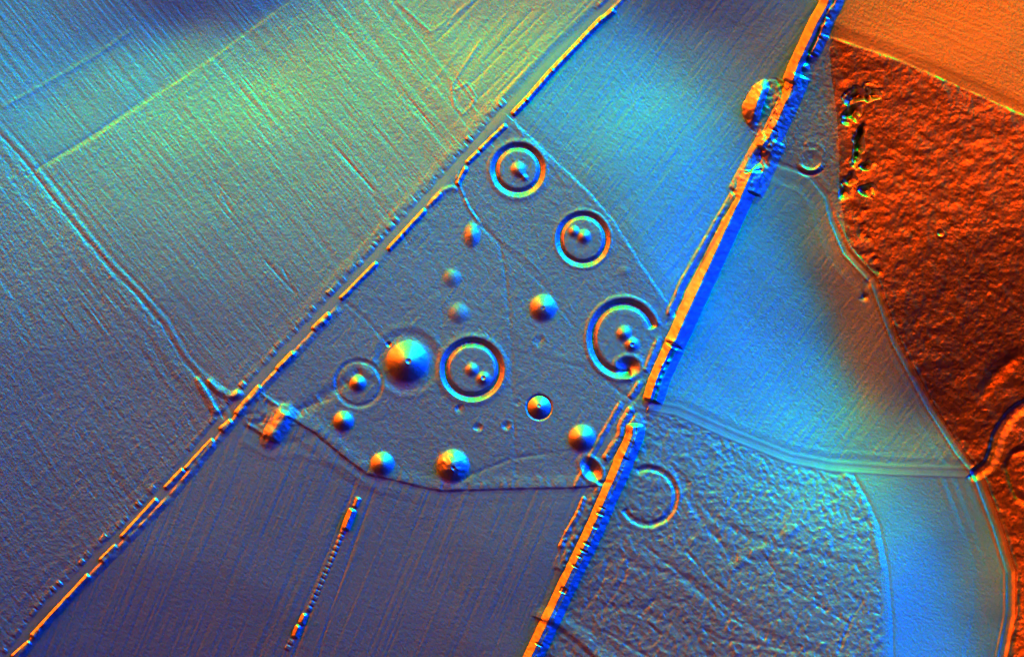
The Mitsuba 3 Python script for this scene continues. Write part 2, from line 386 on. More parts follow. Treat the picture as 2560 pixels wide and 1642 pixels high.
for k in range(14):
    r = np.random.default_rng(90 + k)
    a = np.array([r.uniform(700, 1150), r.uniform(560, 1000)])
    line(F(tuple(a), tuple(a + r.uniform(50, 150) * np.array([.66, -.75]))), r.choice([-.14, .14]), 4)
# --- south field wheelings
for q in (((835, 1120), (800, 1230), (740, 1400), (690, 1540)), ((880, 1140), (840, 1250), (775, 1430), (735, 1580)), ((815, 1170), (770, 1290), (705, 1440), (660, 1560)), ((822, 1180), (760, 1350), (665, 1590))):
    line(F(*q), -.34, 3.5)
line(F((570, 1000), (600, 1010), (640, 1040), (680, 1040), (740, 1020), (800, 1060)), -.3, 10)
line(F((560, 1030), (630, 1070), (700, 1065), (800, 1090), (900, 1160)), .22, 9)
# --- pasture marks
line(F((1580, 1090), (1600, 1150), (1640, 1210), (1680, 1260), (1720, 1310)), -.4, 8, wob=.7)
line(F((1700, 1345), (1760, 1300), (1830, 1265), (1870, 1230)), .55, 11, wob=.7)
for q in (((1790, 1300), (1830, 1360), (1900, 1410), (1990, 1460)), ((1500, 1270), (1590, 1340), (1690, 1430), (1800, 1500)), ((1400, 1470), (1520, 1540)), ((1480, 1300), (1460, 1360), (1400, 1450)), ((1560, 1500), (1500, 1440), (1560, 1380)),
          ((1600, 1280), (1660, 1350), (1720, 1400)), ((1960, 1540), (2000, 1440), (2030, 1400)), ((1640, 1470), (1700, 1500), (1900, 1530)), ((1430, 1300), (1410, 1370), (1360, 1440))):
    line(F(*q), -.3, 5, wob=.9)
for q in (spline(F((1440, 1300), (1500, 1330), (1590, 1350), (1680, 1400), (1800, 1490), (1950, 1540))), spline(F((1400, 1420), (1500, 1430), (1600, 1480), (1680, 1550))), spline(F((1590, 1100), (1640, 1180), (1740, 1250), (1900, 1300), (2030, 1330)))):
    line(q, -.42, 10, wob=.4)
w, s, t, L = along(F((1275, 1455), (1310, 1470), (1350, 1500), (1420, 1560)), 40)
H[w] += np.where(np.abs(s) < 40, 1.3 * sm(-9, 7, s) * sm(40, 8, np.abs(s)), 0)

# ------------------------------------------------------------------ roads and tracks
def ribbon(key, pts, half, mat, text, cut=0.0, ridge=0.0, wall=6):
    w, s, t, L = along(pts, half + 30)
    a = np.abs(s)
    if cut:
        H[w] += np.where(a < half + 30, cut * sm(half + wall, half, a), 0)
    if ridge:
        for o in (-half, half):
            H[w] += ridge * np.exp(-((s - o) / 4.0) ** 2)
    k = number(key)
    labels[k] = {'label': text, 'kind': 'structure'}
    owner[w] = np.where(a < half, obj(k, mat, True), owner[w])
    return w, s, t, L


def smoothen(pts, half, sig=4):
    """a made surface: the grain is rolled out of it"""
    global H
    w, s, t, L = along(pts, half + 4)
    f = sm(half + 4, half, np.abs(s))
    H[w] = H[w] * (1 - f) + ndimage.gaussian_filter(H[w], sig) * f


smoothen(LANE, 12)
w, s, t, L = along(LANE, 40)
H[w] += np.where(np.abs(s) < 40, .22 * np.clip(-s, -9, 9) / 9 * sm(26, 9, np.abs(s)), 0)
ribbon('lane', LANE, 8, 'earth', 'pale straight lane between broken hedges')
w, s, t, L = along(LTRACK, 40)
tt = sm(0, 200, t)
H[w] += np.where(np.abs(s) < 40, (-.26 - .3 * tt) * np.exp(-((s - 3) / 5) ** 2) + .08 * np.exp(-((s - 16) / 5) ** 2) - .3 * tt * np.exp(-((s - 26) / 6) ** 2) + .12 * vn(t / 9, s / 5, 3) * sm(30, 10, np.abs(s)), 0)
ribbon('track', LTRACK, 9, 'earth', 'sunken track with a bright cyan side running down the left')
smoothen(CROSS, 15)
ribbon('track', CROSS, 14, 'earth', 'double-edged farm track curving below the blue three-sided field', ridge=0)
w, s, t, L = along(CROSS, 50)
H[w] += np.where(np.abs(s) < 50, -.2 * sm(-4, 4, s - 12) * sm(34, 15, s) - .45 * sm(-4, 4, -s - 12) * 0 + .2 * np.exp(-((s + 12) / 4) ** 2) - .12 * np.exp(-((s - 2) / 5) ** 2), 0)
for o, a in ((-11, .42), (4, -.35), (13, .4)):
    w, s, t, L = along(CURVE, 40)
    H[w] += np.where(np.abs(s) < 40, a * np.exp(-((s - o) / 3.5) ** 2) * sm(150, 330, t), 0)
smoothen(CURVE, 3, 1)
ribbon('track', CURVE, 9, 'earth', 'curved farm track at the foot of the red-brown hillside', cut=-.4, ridge=.42)
smoothen(CURVE2, 14)
ribbon('track', CURVE2, 11, 'earth', 'track bending along the far edge of the lower right field', cut=-.45, ridge=.45)
for o, a in ((-13, .55), (2, -.3), (15, .6), (26, -.25)):
    w, s, t, L = along(CURVE2, 50)
    H[w] += np.where(np.abs(s) < 50, a * np.exp(-((s - o) / 4) ** 2) * (1 + .4 * vn(t / 14, s / 9, 3)), 0)
line(F((2000, 1110), (2030, 1160), (2062, 1230), (2082, 1330), (2092, 1450), (2096, 1620)), -.35, 5)
line(F((1985, 1110), (2020, 1170), (2048, 1240), (2068, 1340)), .3, 6)
w, s, t, L = along(spline(F((2285, 1107), (2310, 1090), (2325, 1060), (2335, 1020), (2355, 985), (2385, 955), (2480, 900))), 60)
H[w] += np.where(np.abs(s) < 60, -3.2 * sm(-26, -6, s) * sm(14, 2, s), 0)
k_ = number('sunken_lane')
labels[k_] = {'label': 'sunken lane bending up the right-hand hillside', 'kind': 'structure'}
owner[w] = np.where((s > -26) & (s < 12), obj(k_, 'earth', True), owner[w])
line(spline(F((2420, 1050), (2375, 1065), (2365, 1100), (2385, 1160), (2430, 1190))), -2.2, 9)
w, s, t, L = along(TOPFENCE, 40)                                # the fence terrace on the hillside: a bright north-facing step
H[w] += np.where(np.abs(s) < 40, -.95 * sm(-5, 5, s) * sm(40, 6, s) * sm(-40, -6, s), 0)
w, s, t, L = along(NFENCE, 40)
H[w] += np.where(np.abs(s) < 40, -.42 * sm(-4, 3, s) * sm(40, 4, s) + .08 * np.exp(-((s + 7) / 4) ** 2), 0)
H[w] += np.where(np.abs(s) < 9, .10 * vn(t / 5, s / 5, 3), 0)
w, s, t, L = along(SBOUND, 40)                                  # ragged dark edge of the barrow field
H[w] += np.where(np.abs(s) < 40, (.75 + .35 * vn(t / 10, 0 * t, 2)) * sm(-4, 3, s) * sm(40, 5, s) * sm(60, 130, t) - .12 * np.exp(-((s + 12) / 7) ** 2), 0)

# ------------------------------------------------------------------ things
def thing(base, text, cat, group=None):
    k = number(base)
    labels[k] = {'label': text, 'category': cat}
    if group:
        labels[k]['group'] = group
    return k


def polar(cx, cy, rx, ry=None, rot=0, pad=1.0):
    ry = ry or rx
    m = max(rx, ry) * pad
    w = box(cx - m, cx + m, cy - m, cy + m)
    dx, dy = X[w] - cx, Y[w] - cy
    c, s_ = math.cos(math.radians(rot)), math.sin(math.radians(rot))
    u, v = (dx * c - dy * s_) / rx, (dx * s_ + dy * c) / ry
    return w, np.hypot(u, v), np.degrees(np.arctan2(dx, -dy)) % 360


def own(w, mask, key, mat='turf'):
    owner[w] = np.where(mask, obj(key, mat), owner[w])


def cone(r, soft=.16):
    """rounded cone profile: 1 at the centre, 0 at r=1"""
    top = np.sqrt(r * r + soft * soft) - soft
    foot = 1 - top / (math.sqrt(1 + soft * soft) - soft)
    return np.where(r < 1.25, np.where(foot > .08, foot, .08 * np.exp((foot - .08) / .08 * 1.0)), 0) - np.where(r < 1.25, .08 * math.exp(-1 - .25 / .08), 0) * 1


def smoothdisc(cx, cy, r, sig=2.5, keep=.45):
    w, q, _ = polar(cx, cy, r, pad=1.2)
    f = sm(1.15, .9, q) * (1 - keep)
    H[w] = H[w] * (1 - f) + ndimage.gaussian_filter(H[w], sig) * f


def mound(key, cx, cy, r, h, ry=None, rot=0, dimple=None, rough=0.0, softness=.5, mat='turf'):
    smoothdisc(cx, cy, r)
    w, q, az = polar(cx, cy, r, ry, rot, 1.3)
    z = 1.12 * h * np.clip(cone(q, softness), 0, 1)
    z = ndimage.gaussian_filter(z, 1.6) + .10 * h / 5 * vn(X[w] / 9, Y[w] / 9, 4) * sm(1, .6, q)
    if rough:
        z = z + rough * GB[w] * sm(1, .7, q)
    H[w] += z
    own(w, q < 1.0, key, mat)
    if dimple:
        dx, dy, dr, dh = dimple
        w2, q2, _ = polar(cx + dx, cy + dy, dr, pad=2)
        H[w2] += -dh * np.exp(-q2 ** 2 * 2) + .3 * dh * np.exp(-((q2 - 1.1) / .35) ** 2)
        H[w2] += .12 * GB[w2] * sm(1.6, .8, q2)
        own(w2, q2 < 1.0, key + '__hollow', 'earth')


def ring(key, cx, cy, rx, ry, crest, base, bottom, inner, hb, hd, arc=None, parts=True, mat='turf'):
    """bank outside, ditch inside it; crest=1 is the scale: base>1, bottom<1, inner<bottom. arc: (az0, az1) kept"""
    w, q, az = polar(cx, cy, rx, ry, 0, base + .25)
    f = np.interp(q, [inner - .03, inner + .05, bottom - .035, bottom + .035, .97, 1.03, base - .05, base + .08], [0, -.10 * hd, -hd, -hd, hb * .9, hb * .9, .12 * hb, 0])
    f = ndimage.gaussian_filter(f, .8)
    f = f * (1 + .10 * vn(az / 14, 0 * az, 3))
    keep = np.ones_like(q)
    if arc:
        a = (az - arc[0]) % 360
        span = (arc[1] - arc[0]) % 360
        keep = sm(-1, 5, a) * sm(span + 1, span - 5, a) * (a < span + 1)
    H[w] += f * keep
    if parts:
        on = keep > .3
        own(w, (q < base) & (q >= 1.0) & on & (hb > 0), key + '__bank', mat)
        own(w, (q < 1.0) & (q >= inner) & on, key + '__ditch', mat)
        own(w, q < inner, key + '__platform', mat)


DG = 'ring-ditched barrows with small mounds inside'
a = thing('disc_barrow', 'ring-ditched barrow nearest the lane, one small mound with a tail inside', 'barrow', DG)
cx, cy = Z2((365, 555))[0]
ring(a, cx, cy, 70, 70, 1, 1.19, .80, .64, .75, 2.6)
mx, my = Z2((368, 553))[0]
line(Z2((372, 570), (410, 612), (455, 660)), 1.7, 6.0)
mound(a + '__mound', mx, my, 18, 2.9)
b = thing('disc_barrow', 'ring-ditched barrow beside the curved fence line, twin touching mounds inside', 'barrow', DG)
cx, cy = Z2((990, 1225))[0]
ring(b, cx, cy, 70, 72, 1, 1.13, .81, .67, .55, 2.6)
for i, (u, v, r) in enumerate(((905, 1150, 14), (1000, 1200, 17))):
    mound(b + '__mound' + ('' if i == 0 else '_001'), *Z2((u, v))[0], r, 2.4 + .5 * i)
c_ = thing('disc_barrow', 'largest ring-ditched barrow, its right side cut off by the road bank', 'barrow', DG)
cx, cy = Z3((612, 640))[0]
ring(c_, cx, cy, 93, 103, 1, 1.13, .835, .69, .85, 3.3, arc=(167, 71))
for i, (u, v, r, dm) in enumerate(((615, 590, 19, None), (690, 697, 18, (1, 0, 6, 1.2)))):
    mound(c_ + '__mound' + ('' if i == 0 else '_001'), *Z3((u, v))[0], r, 2.9, dimple=dm)
d_ = thing('disc_barrow', 'complete ring-ditched barrow touching the tallest mound, two small mounds inside', 'barrow', DG)
cx, cy = Z4((1207, 480))[0]
ring(d_, cx, cy, 82, 82, 1, 1.19, .82, .66, .85, 3.3)
mound(d_ + '__mound', *Z4((1205, 482))[0], 17, 2.6)
mound(d_ + '__mound_001', *Z4((1300, 555))[0], 18, 2.6, dimple=(0, -1, 6, 1.2))
e_ = thing('bell_barrow', 'tallest and broadest mound, a small crater at its summit', 'barrow')
cx, cy = Z4((665, 412))[0]
w, q, az = polar(cx, cy, 78, pad=1.4)
H[w] += -.75 * np.exp(-((q - .86) / .15) ** 2) * (.55 + .35 * np.cos(np.radians(az - 50)) ** 2) + .25 * np.exp(-((q - 1.12) / .1) ** 2)
own(w, q < 1.0, e_ + '__ditch')
mound(e_ + '__mound', cx, cy, 51.5, 9.6, dimple=(3, 0, 7, 1.1), softness=.42)
f_ = thing('saucer_barrow', 'low ringed barrow with a steep little mound, left of the tallest mound', 'barrow')
cx, cy = Z4((258, 597))[0]
ring(f_, cx, cy, 66, 66, 1, 1.12, .84, .70, .12, .6, parts=True)
mound(f_ + '__mound', *Z4((252, 592))[0], 20, 4.0)
line(Z4((270, 440), (330, 500), (385, 545)), .55, 8)
BG = 'bowl-shaped round barrows'
for u, v, r, h, text, kw in ((859, 1052, 25, 5.0, 'small steep bowl barrow just below the low ringed barrow', {}),
                             (956, 1158, 29, 5.6, 'bowl barrow beside the ragged lower boundary of the barrow field', {}),
                             (1132, 1163, 40, 7.6, 'rough-sided bowl barrow lowest in the barrow field, pitted on its right flank', dict(rough=.22, dimple=(1, 6, 5, .8))),
                             (1455, 1094, 33, 6.2, 'bowl barrow close against the main road bank', {}),
                             (1357.5, 769, 33, 5.2, 'bowl barrow alone in the upper middle of the barrow field', dict(dimple=(1, 1, 5, .5))),
                             (1130, 694, 23, 1.5, 'faint low mound below the oblong mound', dict(softness=.5)),
                             (1146, 782, 26, 1.8, 'faint broad mound between tallest mound and oblong mound', dict(softness=.5))):
    mound(thing('bowl_barrow', text, 'barrow', BG), u, v, r, h, **kw)
b2 = thing('bowl_barrow', 'small bowl barrow wrapped by its own narrow ditch', 'barrow', BG)
ring(b2, 1348, 1018, 34, 34, 1, 1.12, .86, .72, .12, 1.5)
mound(b2 + '__mound', 1348, 1017, 26, 5.2, dimple=(0, -3, 5, .8))
k = thing('long_mound', 'oblong mound standing on end near the lane', 'mound')
mound(k, 1180, 588, 20, 3.0, ry=31, softness=.3, rough=.08)
k = thing('low_mound', 'faint mound beside the curved fence line, right of the twin-mound ring', 'mound')
mound(k, 1562, 677, 15, .55, softness=.5)


def pit(text, cx, cy, r, h, ry=None, rot=0, rim=.15, base='pit', group=None, lip=1.25):
    key = thing(base, text, 'pit', group)
    w, q, az = polar(cx, cy, r, ry, rot, 2.2)
    q = q * (1 + .38 * vn(X[w] / 9, Y[w] / 9, 3)) if base == 'quarry_hollow' else q
    H[w] += -h * np.clip(1 - sm(.1, 1.15, q), 0, 1) + rim * h * np.exp(-((q - lip) / .25) ** 2) + .06 * GB[w] * sm(1.2, .8, q)
    own(w, q < 1.0, key, 'earth')


PG = 'small pits in the barrow turf'
pit('small pit below the complete ring-ditched barrow, left of the last pair', 1195, 1068, 11, .8, group=PG)
pit('small pit left of the ditched bowl barrow, right one of the pair', 1266, 1064, 12, .95, group=PG)
pit('shallow pit at the lower rim of the complete ring-ditched barrow', 1149, 1023, 12, .7, group=PG)
pit('tiny pit on the upper left edge of the tallest mound', 972, 861, 7, 1.0, group=PG)
pit('shallow pit left of and above the ditched bowl barrow', 1292, 1007, 9, .45, group=PG)
pit('faint dish between the upper middle bowl barrow and the ditched one', 1349, 853, 15, .6, group=PG)
pit('crater dug into the cut-off ring ditch beside the road', *Z3((655, 912))[0], 27, 4.6, ry=23, base='crater')
pit('deep oval pit in the road verge below the last bowl barrow', *Z6((490, 255))[0], 30, 4.8, ry=20, rot=-55, base='roadside_pit')
# enclosure ring in the pasture and small ring by the wedge
k = thing('ring_ditch', 'worn ring ditch in the hummocky pasture right of the road bank', 'ring ditch')
cx, cy = Z6((880, 440))[0]
ring(k, cx, cy, 80, 82, 1, 1.12, .84, .70, .25, 1.15, arc=(335, 243))
k = thing('small_ring', 'small oval ring with a bright lower bank at the tip of the blue field', 'ring ditch')
cx, cy = Z1((700, 1235))[0]
w, q, az = polar(cx, cy, 34, 30, 0, 1.6)
low_ = sm(.0, 1, -np.cos(np.radians(az))) ** 1.5
H[w] += (.3 + 1.5 * low_) * np.exp(-((q - .85) / .16) ** 2) - .4 * np.exp(-(q / .5) ** 2) - .8 * low_ * np.exp(-((q - 1.2) / .13) ** 2)
own(w, q < 1.12, k)
line(Z1((640, 1130), (690, 1095), (760, 1110), (800, 1160), (790, 1220)), .35, 6)

# --- crescent mound by the road bank
k = thing('crescent_mound', 'half-moon mound with orange left face against the road bank', 'mound')
LEFT = spline(Z1((480, 612), (410, 605), (310, 622), (235, 695), (185, 775), (172, 850), (195, 920), (238, 985), (270, 1050)))
RIDGE = Z1((345, 620), (325, 690), (290, 790), (262, 880), (236, 965))
poly = list(LEFT) + Z1((330, 1040), (430, 850), (500, 660))
ins = inside(poly)
wl, sl, tl, _ = along(LEFT, 60)
wr, sr, tr, _ = along(RIDGE, 130, clamp=False)
dl = np.full(X.shape, 60.0)
dl[wl] = np.minimum(np.abs(sl), 60)
er = np.full(X.shape, -130.0)
er[wr] = np.clip(sr, -130, 130)
shape = np.minimum(dl * .26, 9.5) * np.where(er > 0, np.clip(1 - er / 17.0, .12, 1), 1)
shape = np.where(ins, shape, 0)
H += ndimage.gaussian_filter(shape, .8) + np.where(ins, .22 * GB, 0)
ids = obj(k + '__face', 'turf')
owner[ins & (er <= 0)] = ids
owner[ins & (er > 0)] = obj(k + '__back', 'turf')

# --- bank in the copse by the lane
k = thing('rough_plot', 'rough square plot beside the lane, left of the steep bank', 'plot')
pl = Z5((590, 425), (800, 560), (930, 680), (720, 870), (450, 690), (480, 570))
ins = inside(pl)
R['plot'] = ins
H += soft('plot', 7) * (.12 * GB + .25 * vn(X / 11, Y / 11, 4) + .3)
owner[ins] = obj(k, 'scrub_turf')
for q in (Z5((570, 410), (700, 500), (800, 570)), Z5((450, 690), (560, 740), (690, 850))):
    line(q, .5, 5, wob=.8)
k = thing('steep_bank', 'short steep bank, orange one side and blue the other, closing the rough plot', 'bank')
w, s, t, L = along(Z5((830, 600), (690, 835)), 46)             # travel south: east is left (s > 0)
f = np.interp(s, [-40, -28, -2, 2, 25, 30], [0, .18, 1, 1, .04, 0]) * sm(-5, 6, t) * sm(L + 5, L - 6, t)
f = np.where((t <= 0) | (t >= L), f * sm(30, 20, np.abs(s)), f)
f = ndimage.gaussian_filter(f, 1.2)
H[w] += 5.2 * f
owner[w] = np.where((f > .06) & (s <= 0), obj(k + '__face', 'earth'), owner[w])
owner[w] = np.where((f > .06) & (s > 0), obj(k + '__back', 'earth'), owner[w])
# hook banks where track and lane meet
for pts, h, text in ((Z5((135, 300), (200, 370), (260, 420), (330, 455), (400, 445), (450, 410)), 1.5, 'hooked bank above the junction of lane and sunken track'),
                     (Z5((40, 280), (100, 390), (160, 480), (195, 560), (215, 625)), 1.3, 'short bank dividing sunken track from the field at the junction')):
    w, s, t, L = along(spline(pts), 30)
    f = np.interp(s, [-13, -2, 2, 15], [0, 1, 1, 0]) * sm(-4, 14, t) * sm(L + 4, L - 14, t)
    H[w] += np.where(np.abs(s) < 30, h * f * (1 + .25 * vn(t / 7, 0 * t, 2)), 0)
    owner[w] = np.where((f > .08) & (np.abs(s) < 30), obj(thing('bank', text, 'bank'), 'earth'), owner[w])

# --- hedges on the lower right side of the lane, on a low continuous bank
w, s, t, L = along(LANE, 40)
low = np.interp(s, [-34, -22, -19, -12], [0, 1, 1, 0]) * (np.abs(s) < 40) * sm(1335, 1310, t)
H[w] += low * (1.2 + .7 * vn(t / 11, s / 20, 5))
SEG = [Q3(p, q) for p, q in (((130, 1470), (55, 1538)), ((410, 1155), (145, 1440)), ((540, 1015), (470, 1085)), ((730, 800), (570, 975)), ((855, 660), (775, 745)), ((995, 520), (870, 655)), ((1080, 430), (1035, 470)), ((1215, 270), (1105, 395)), ((1372, 112), (1298, 188)))]
SEG += [Q1(p, q) for p, q in (((1540, 1470), (1468, 1540)), ((1762, 1235), (1600, 1398)), ((1990, 985), (1822, 1168)), ((2062, 908), (2005, 968)), ((2182, 788), (2145, 862)), ((2242, 712), (2190, 762)), ((2368, 588), (2250, 702)))]
SEG += [Q2(p, q) for p, q in (((70, 468), (5, 535)), ((190, 330), (70, 468)), ((320, 195), (190, 330)), ((425, 85), (320, 195)), ((475, 50), (430, 85)))]
def nth(k):
    ones = ['', 'first', 'second', 'third', 'fourth', 'fifth', 'sixth', 'seventh', 'eighth', 'ninth', 'tenth', 'eleventh', 'twelfth', 'thirteenth', 'fourteenth', 'fifteenth', 'sixteenth', 'seventeenth', 'eighteenth', 'nineteenth']
    if k < 20:
        return ones[k]
    tens = ['twenty', 'thirty', 'forty', 'fifty', 'sixty', 'seventy', 'eighty', 'ninety'][k // 10 - 2]
    return tens + '-' + ones[k % 10] if k % 10 else tens[:-1] + 'ieth'


ORD = ['lowest', 'second', 'third', 'fourth', 'fifth', 'sixth', 'seventh', 'eighth', 'ninth', 'tenth', 'eleventh', 'twelfth', 'thirteenth', 'fourteenth', 'fifteenth', 'sixteenth', 'seventeenth', 'eighteenth', 'nineteenth', 'twentieth', 'topmost']
for i, (p, q) in enumerate(SEG):
    k = thing('hedge', f'{ORD[i]} orange and blue hedge block up the lane, counted from the bottom left', 'hedge', 'hedge blocks along the lane')
    w, s, t, L = along([p, q], 34, clamp=False)                   # travel south-west: left (s > 0) is south-east
    top = i >= 16
    ww, we = (8, 9) if top else (5, 13 if i < 10 else 9)
    f = np.interp(s, [-ww, -1, 3, we], [0, 1, 1, 0]) * sm(-5, 3, t) * sm(L + 5, L - 3, t)
    s = s + 1.8 * vn(t / 9, 0 * t, i + 2)
    hh = (2.7 if top else 1.65) * (.45 if i in (12,) else 1)
    H[w] += hh * f * (1 + .16 * vn(t / 8, s / 20, i)) + .12 * GB[w] * (f > .1)
    owner[w] = np.where(f > .06, obj(k, 'scrub_turf'), owner[w])
line(F((1428, 30), (1452, 8), (1500, -45)), .9, 5, wob=.4)
line(F((1395, 22), (1425, -8), (1470, -60)), .8, 6, wob=.5)
# pale curl where the hedge turns in at the barrow gate
line(F((1010, 480), (1040, 447), (1060, 440), (1075, 447)), .9, 6)
line(F((1075, 400), (1072, 425), (1085, 455), (1100, 490), (1130, 530)), .55, 4, wob=.6)

# --- gappy hedge bushes on the upper left side of the lane
w, s, t, LL = along(LANE, 40)
lane_pts = np.asarray(LANE)
seg = np.hypot(*np.diff(lane_pts, axis=0).T)
cum = np.r_[0, np.cumsum(seg)]
rb = np.random.default_rng(11)
pos, j = 95.0, 0
while pos < 1985:
    px, py = np.interp(pos, cum, lane_pts[:, 0]), np.interp(pos, cum, lane_pts[:, 1])
    if not (690 < pos < 800):
        ln = rb.uniform(5, 15)
        off = 21 + rb.uniform(-3, 3)
        up = pos > 1560
        hh = rb.uniform(.2, .62) * (1.7 if rb.random() < .18 else 1) * (1.25 if up else 1)
        k = thing('hedge_bush', f'{nth(j + 1)} dark blue bush from the bottom left in the broken row above the lane', 'bush', 'broken hedge row above the lane')
        wid = 8 + 4 * rb.random()
        m_ = (np.abs(t - pos) < ln) & (s > 0) & (s < 44)
        f = np.where(m_, np.interp(s - off, [-wid, -2.5, wid * .3, wid], [0, 1, .85, 0]) * sm(ln, ln * .55, np.abs(t - pos)), 0)
        H[w] += hh * f
        owner[w] = np.where(f > .08, obj(k, 'scrub_turf'), owner[w])
        j += 1
    pos += rb.uniform(17, 36) if pos < 1500 else rb.uniform(13, 27)
w, s, t, _ = along(LANE, 60)
H[w] += np.where((s > 12) & (s < 60), .55 * sm(60, 33, s) * sm(16, 34, s) * sm(1100, 1400, t), 0)

# --- main road: road bed, banks and tree belts
ribbon('road', ROADLINE, 10, 'earth', 'main road bed between its banks')


def bank(base, text, pts, prof, h, cat='bank', gaps=0.0, rough=.15, bumps=None, ends=8, mat='scrub_turf', k0=0, parts=None):
    """pts run north to south; prof: [(s, height share)] with s positive to the east"""
    p = spline(pts, 6)
    ps = [a for a, _ in prof]
    w, s, t, L = along(p, max(abs(ps[0]), abs(ps[-1])) + 4)
    f = np.interp(s, ps, [b for _, b in prof], left=0, right=0) * sm(-4, ends, t) * sm(L + 4, L - ends, t)
    hh = h * (1 + .05 * vn(t / 16, 0 * t, k0))
    if gaps:
        g = vn(t / 9.0, s / 40, k0 + 1)
        crest = sm(.55, .8, f)
        hh = hh * (1 - gaps * crest * sm(.45, .85, g)) + gaps * h * .25 * crest * sm(.6, .95, vn(t / 8, s / 8, k0 + 2))
    H[w] += hh * f + rough * GB[w] * sm(.02, .3, np.abs(f))
    k = thing(base, text, cat)
    on = (s > ps[0]) & (s < ps[-1]) & (np.abs(f) > .04)
    pk = prof[int(np.argmax([b for _, b in prof]))][0]
    if parts:
        owner[w] = np.where(on & (s <= pk), obj(f'{k}__{parts[0]}', mat), owner[w])
        owner[w] = np.where(on & (s > pk), obj(f'{k}__{parts[1]}', mat), owner[w])
    else:
        owner[w] = np.where(on, obj(k, mat), owner[w])


FB = ('west_face', 'east_face')
FB = ('face', 'back')
# long central bank
bank('long_bank', 'long straight bank in the middle of the road, broad orange face and deep blue back', Z1((240, 1312), (215, 1400)) + Z3((1412, 0), (1250, 350), (1130, 610), (1080, 700)), [(-23, 0), (-1.5, 1), (2, 1), (30, 0)], 7.6, rough=.10, parts=FB)
bank('long_bank', 'lower part of the central bank, narrowing to the farm track crossing', Z3((1082, 702), (1020, 830), (930, 1030), (862, 1245)), [(-19, 0), (-1, 1), (2, 1), (5, .55), (14, .60), (16, .60), (33, 0)], 6.6, rough=.10, k0=2, parts=FB)
for u, v in ((1085, 735), (975, 900), (958, 1020), (990, 945), (1040, 860), (930, 1090)):
    cx, cy = Z3((u, v))[0]
    w, q, az = polar(cx, cy, 7, 5, 30, 2.2)
    H[w] += 1.6 * np.exp(-q ** 2 * 1.6)
    own(w, q < .9, thing('tree_bush', f'small dark and bright bush {["topmost", "third", "fifth", "fourth", "second", "lowest"][[735, 900, 1020, 945, 860, 1090].index(v)]} on the back of the central bank', 'bush', 'bushes on the central bank'), 'scrub_turf')
# western low bank with blue side
bank('verge_bank', 'thin bank with deep blue right side along the edge of the pale blue field', Z1((100, 1480), (55, 1560)) + Z3((1190, 60), (1120, 220), (1060, 350), (1040, 420)), [(-8, 0), (-1, .5), (1, .5), (3, .5), (13, -.55), (17, -.55), (24, 0)], 2.6, rough=.08, k0=3, parts=FB)
bank('verge_bank', 'short thin bank just right of the cut-off ring barrow', Z3((945, 640), (880, 800), (815, 965)), [(-9, 0), (-1, 1), (1, 1), (14, -.5), (22, 0)], 1.1, rough=.06, k0=4)
bank('verge_bank', 'short thin bank left of the road where the farm track crosses', Z3((770, 1050), (715, 1140), (665, 1215)), [(-9, 0), (-1, 1), (1, 1), (13, -.4), (20, 0)], 1.0, rough=.06, k0=5)
bank('verge_bank', 'thin bank along the road beside the lowest roadside bowl barrow', Z3((590, 1240), (500, 1400), (420, 1540)) + Z6((490, 150), (420, 290), (370, 380)), [(-8, 0), (-1, 1), (1, 1), (11, -.2), (16, 0)], .9, rough=.07, k0=6)
bank('verge_bank', 'broken thin bank in the wide verge above the roadside pit', Z3((690, 1300), (600, 1440)) + Z6((680, 20), (620, 120), (575, 190)), [(-10, 0), (-1, 1), (2, 1), (15, -.3), (20, 0)], 1.6, gaps=.4, rough=.10, k0=7)
# northern double banks
bank('tree_belt', 'orange left belt of the double bank at the top of the road', Z1((900, -200), (835, 20), (745, 190), (690, 310), (610, 480), (545, 640)), [(-22, 0), (-2, 1), (2, 1), (13, .05), (15, 0)], 7.0, rough=.10, k0=1, parts=FB)
bank('tree_belt', 'thin right belt of the double bank at the top of the road', Z1((960, -200), (885, 20), (830, 120), (760, 290), (700, 420)), [(-7, 0), (-1, .9), (2, 1), (22, 0)], 5.0, gaps=.25, rough=.14, k0=2, parts=FB)
bank('tree_belt', 'belt on the road bank level with the half-moon mound', Z1((605, 570), (560, 680), (525, 760), (440, 940), (380, 1060), (320, 1150)), [(-22, 0), (-2, 1), (2, 1), (33, 0)], 6.4, gaps=.1, rough=.16, k0=3, parts=FB)
bank('verge_bank', 'tan rough verge bank from the half-moon mound down to the pale blue field', Z1((345, 1030), (280, 1140), (190, 1300), (100, 1470)), [(-15, 0), (-2, 1), (2, 1), (16, 0)], 2.2, rough=.10, k0=4)
bank('verge_bank', 'deep blue bank side facing the small oval ring', Z1((450, 1090), (400, 1190), (340, 1330), (260, 1500)), [(-20, 0), (-4, 1), (4, .9), (24, 0)], 3.2, rough=.10, gaps=.0, k0=5)
for u, v, dx, dy in ((790, 195, 12, 8), (690, 425, 9, 8), (655, 505, 11, 9), (350, 1165, 8, 8)):
    cx, cy = Z1((u, v + 10))[0]
    w, q, az = polar(cx, cy, dx, dy, 20, 2)
    H[w] += 2.4 * np.exp(-q ** 2 * 1.5)
    own(w, q < .9, thing('tree_bush', {195: 'bright topped bush near the top of the road bank', 425: 'second bright bush down the double bank', 505: 'third bright bush, just above the half-moon mound', 1165: 'bush at the gap in the road bank above the blue field tip'}[v], 'bush', 'bushes on the northern road banks'), 'scrub_turf')
line(Z1((295, 1180), (340, 1215), (375, 1300)), -1.2, 6)
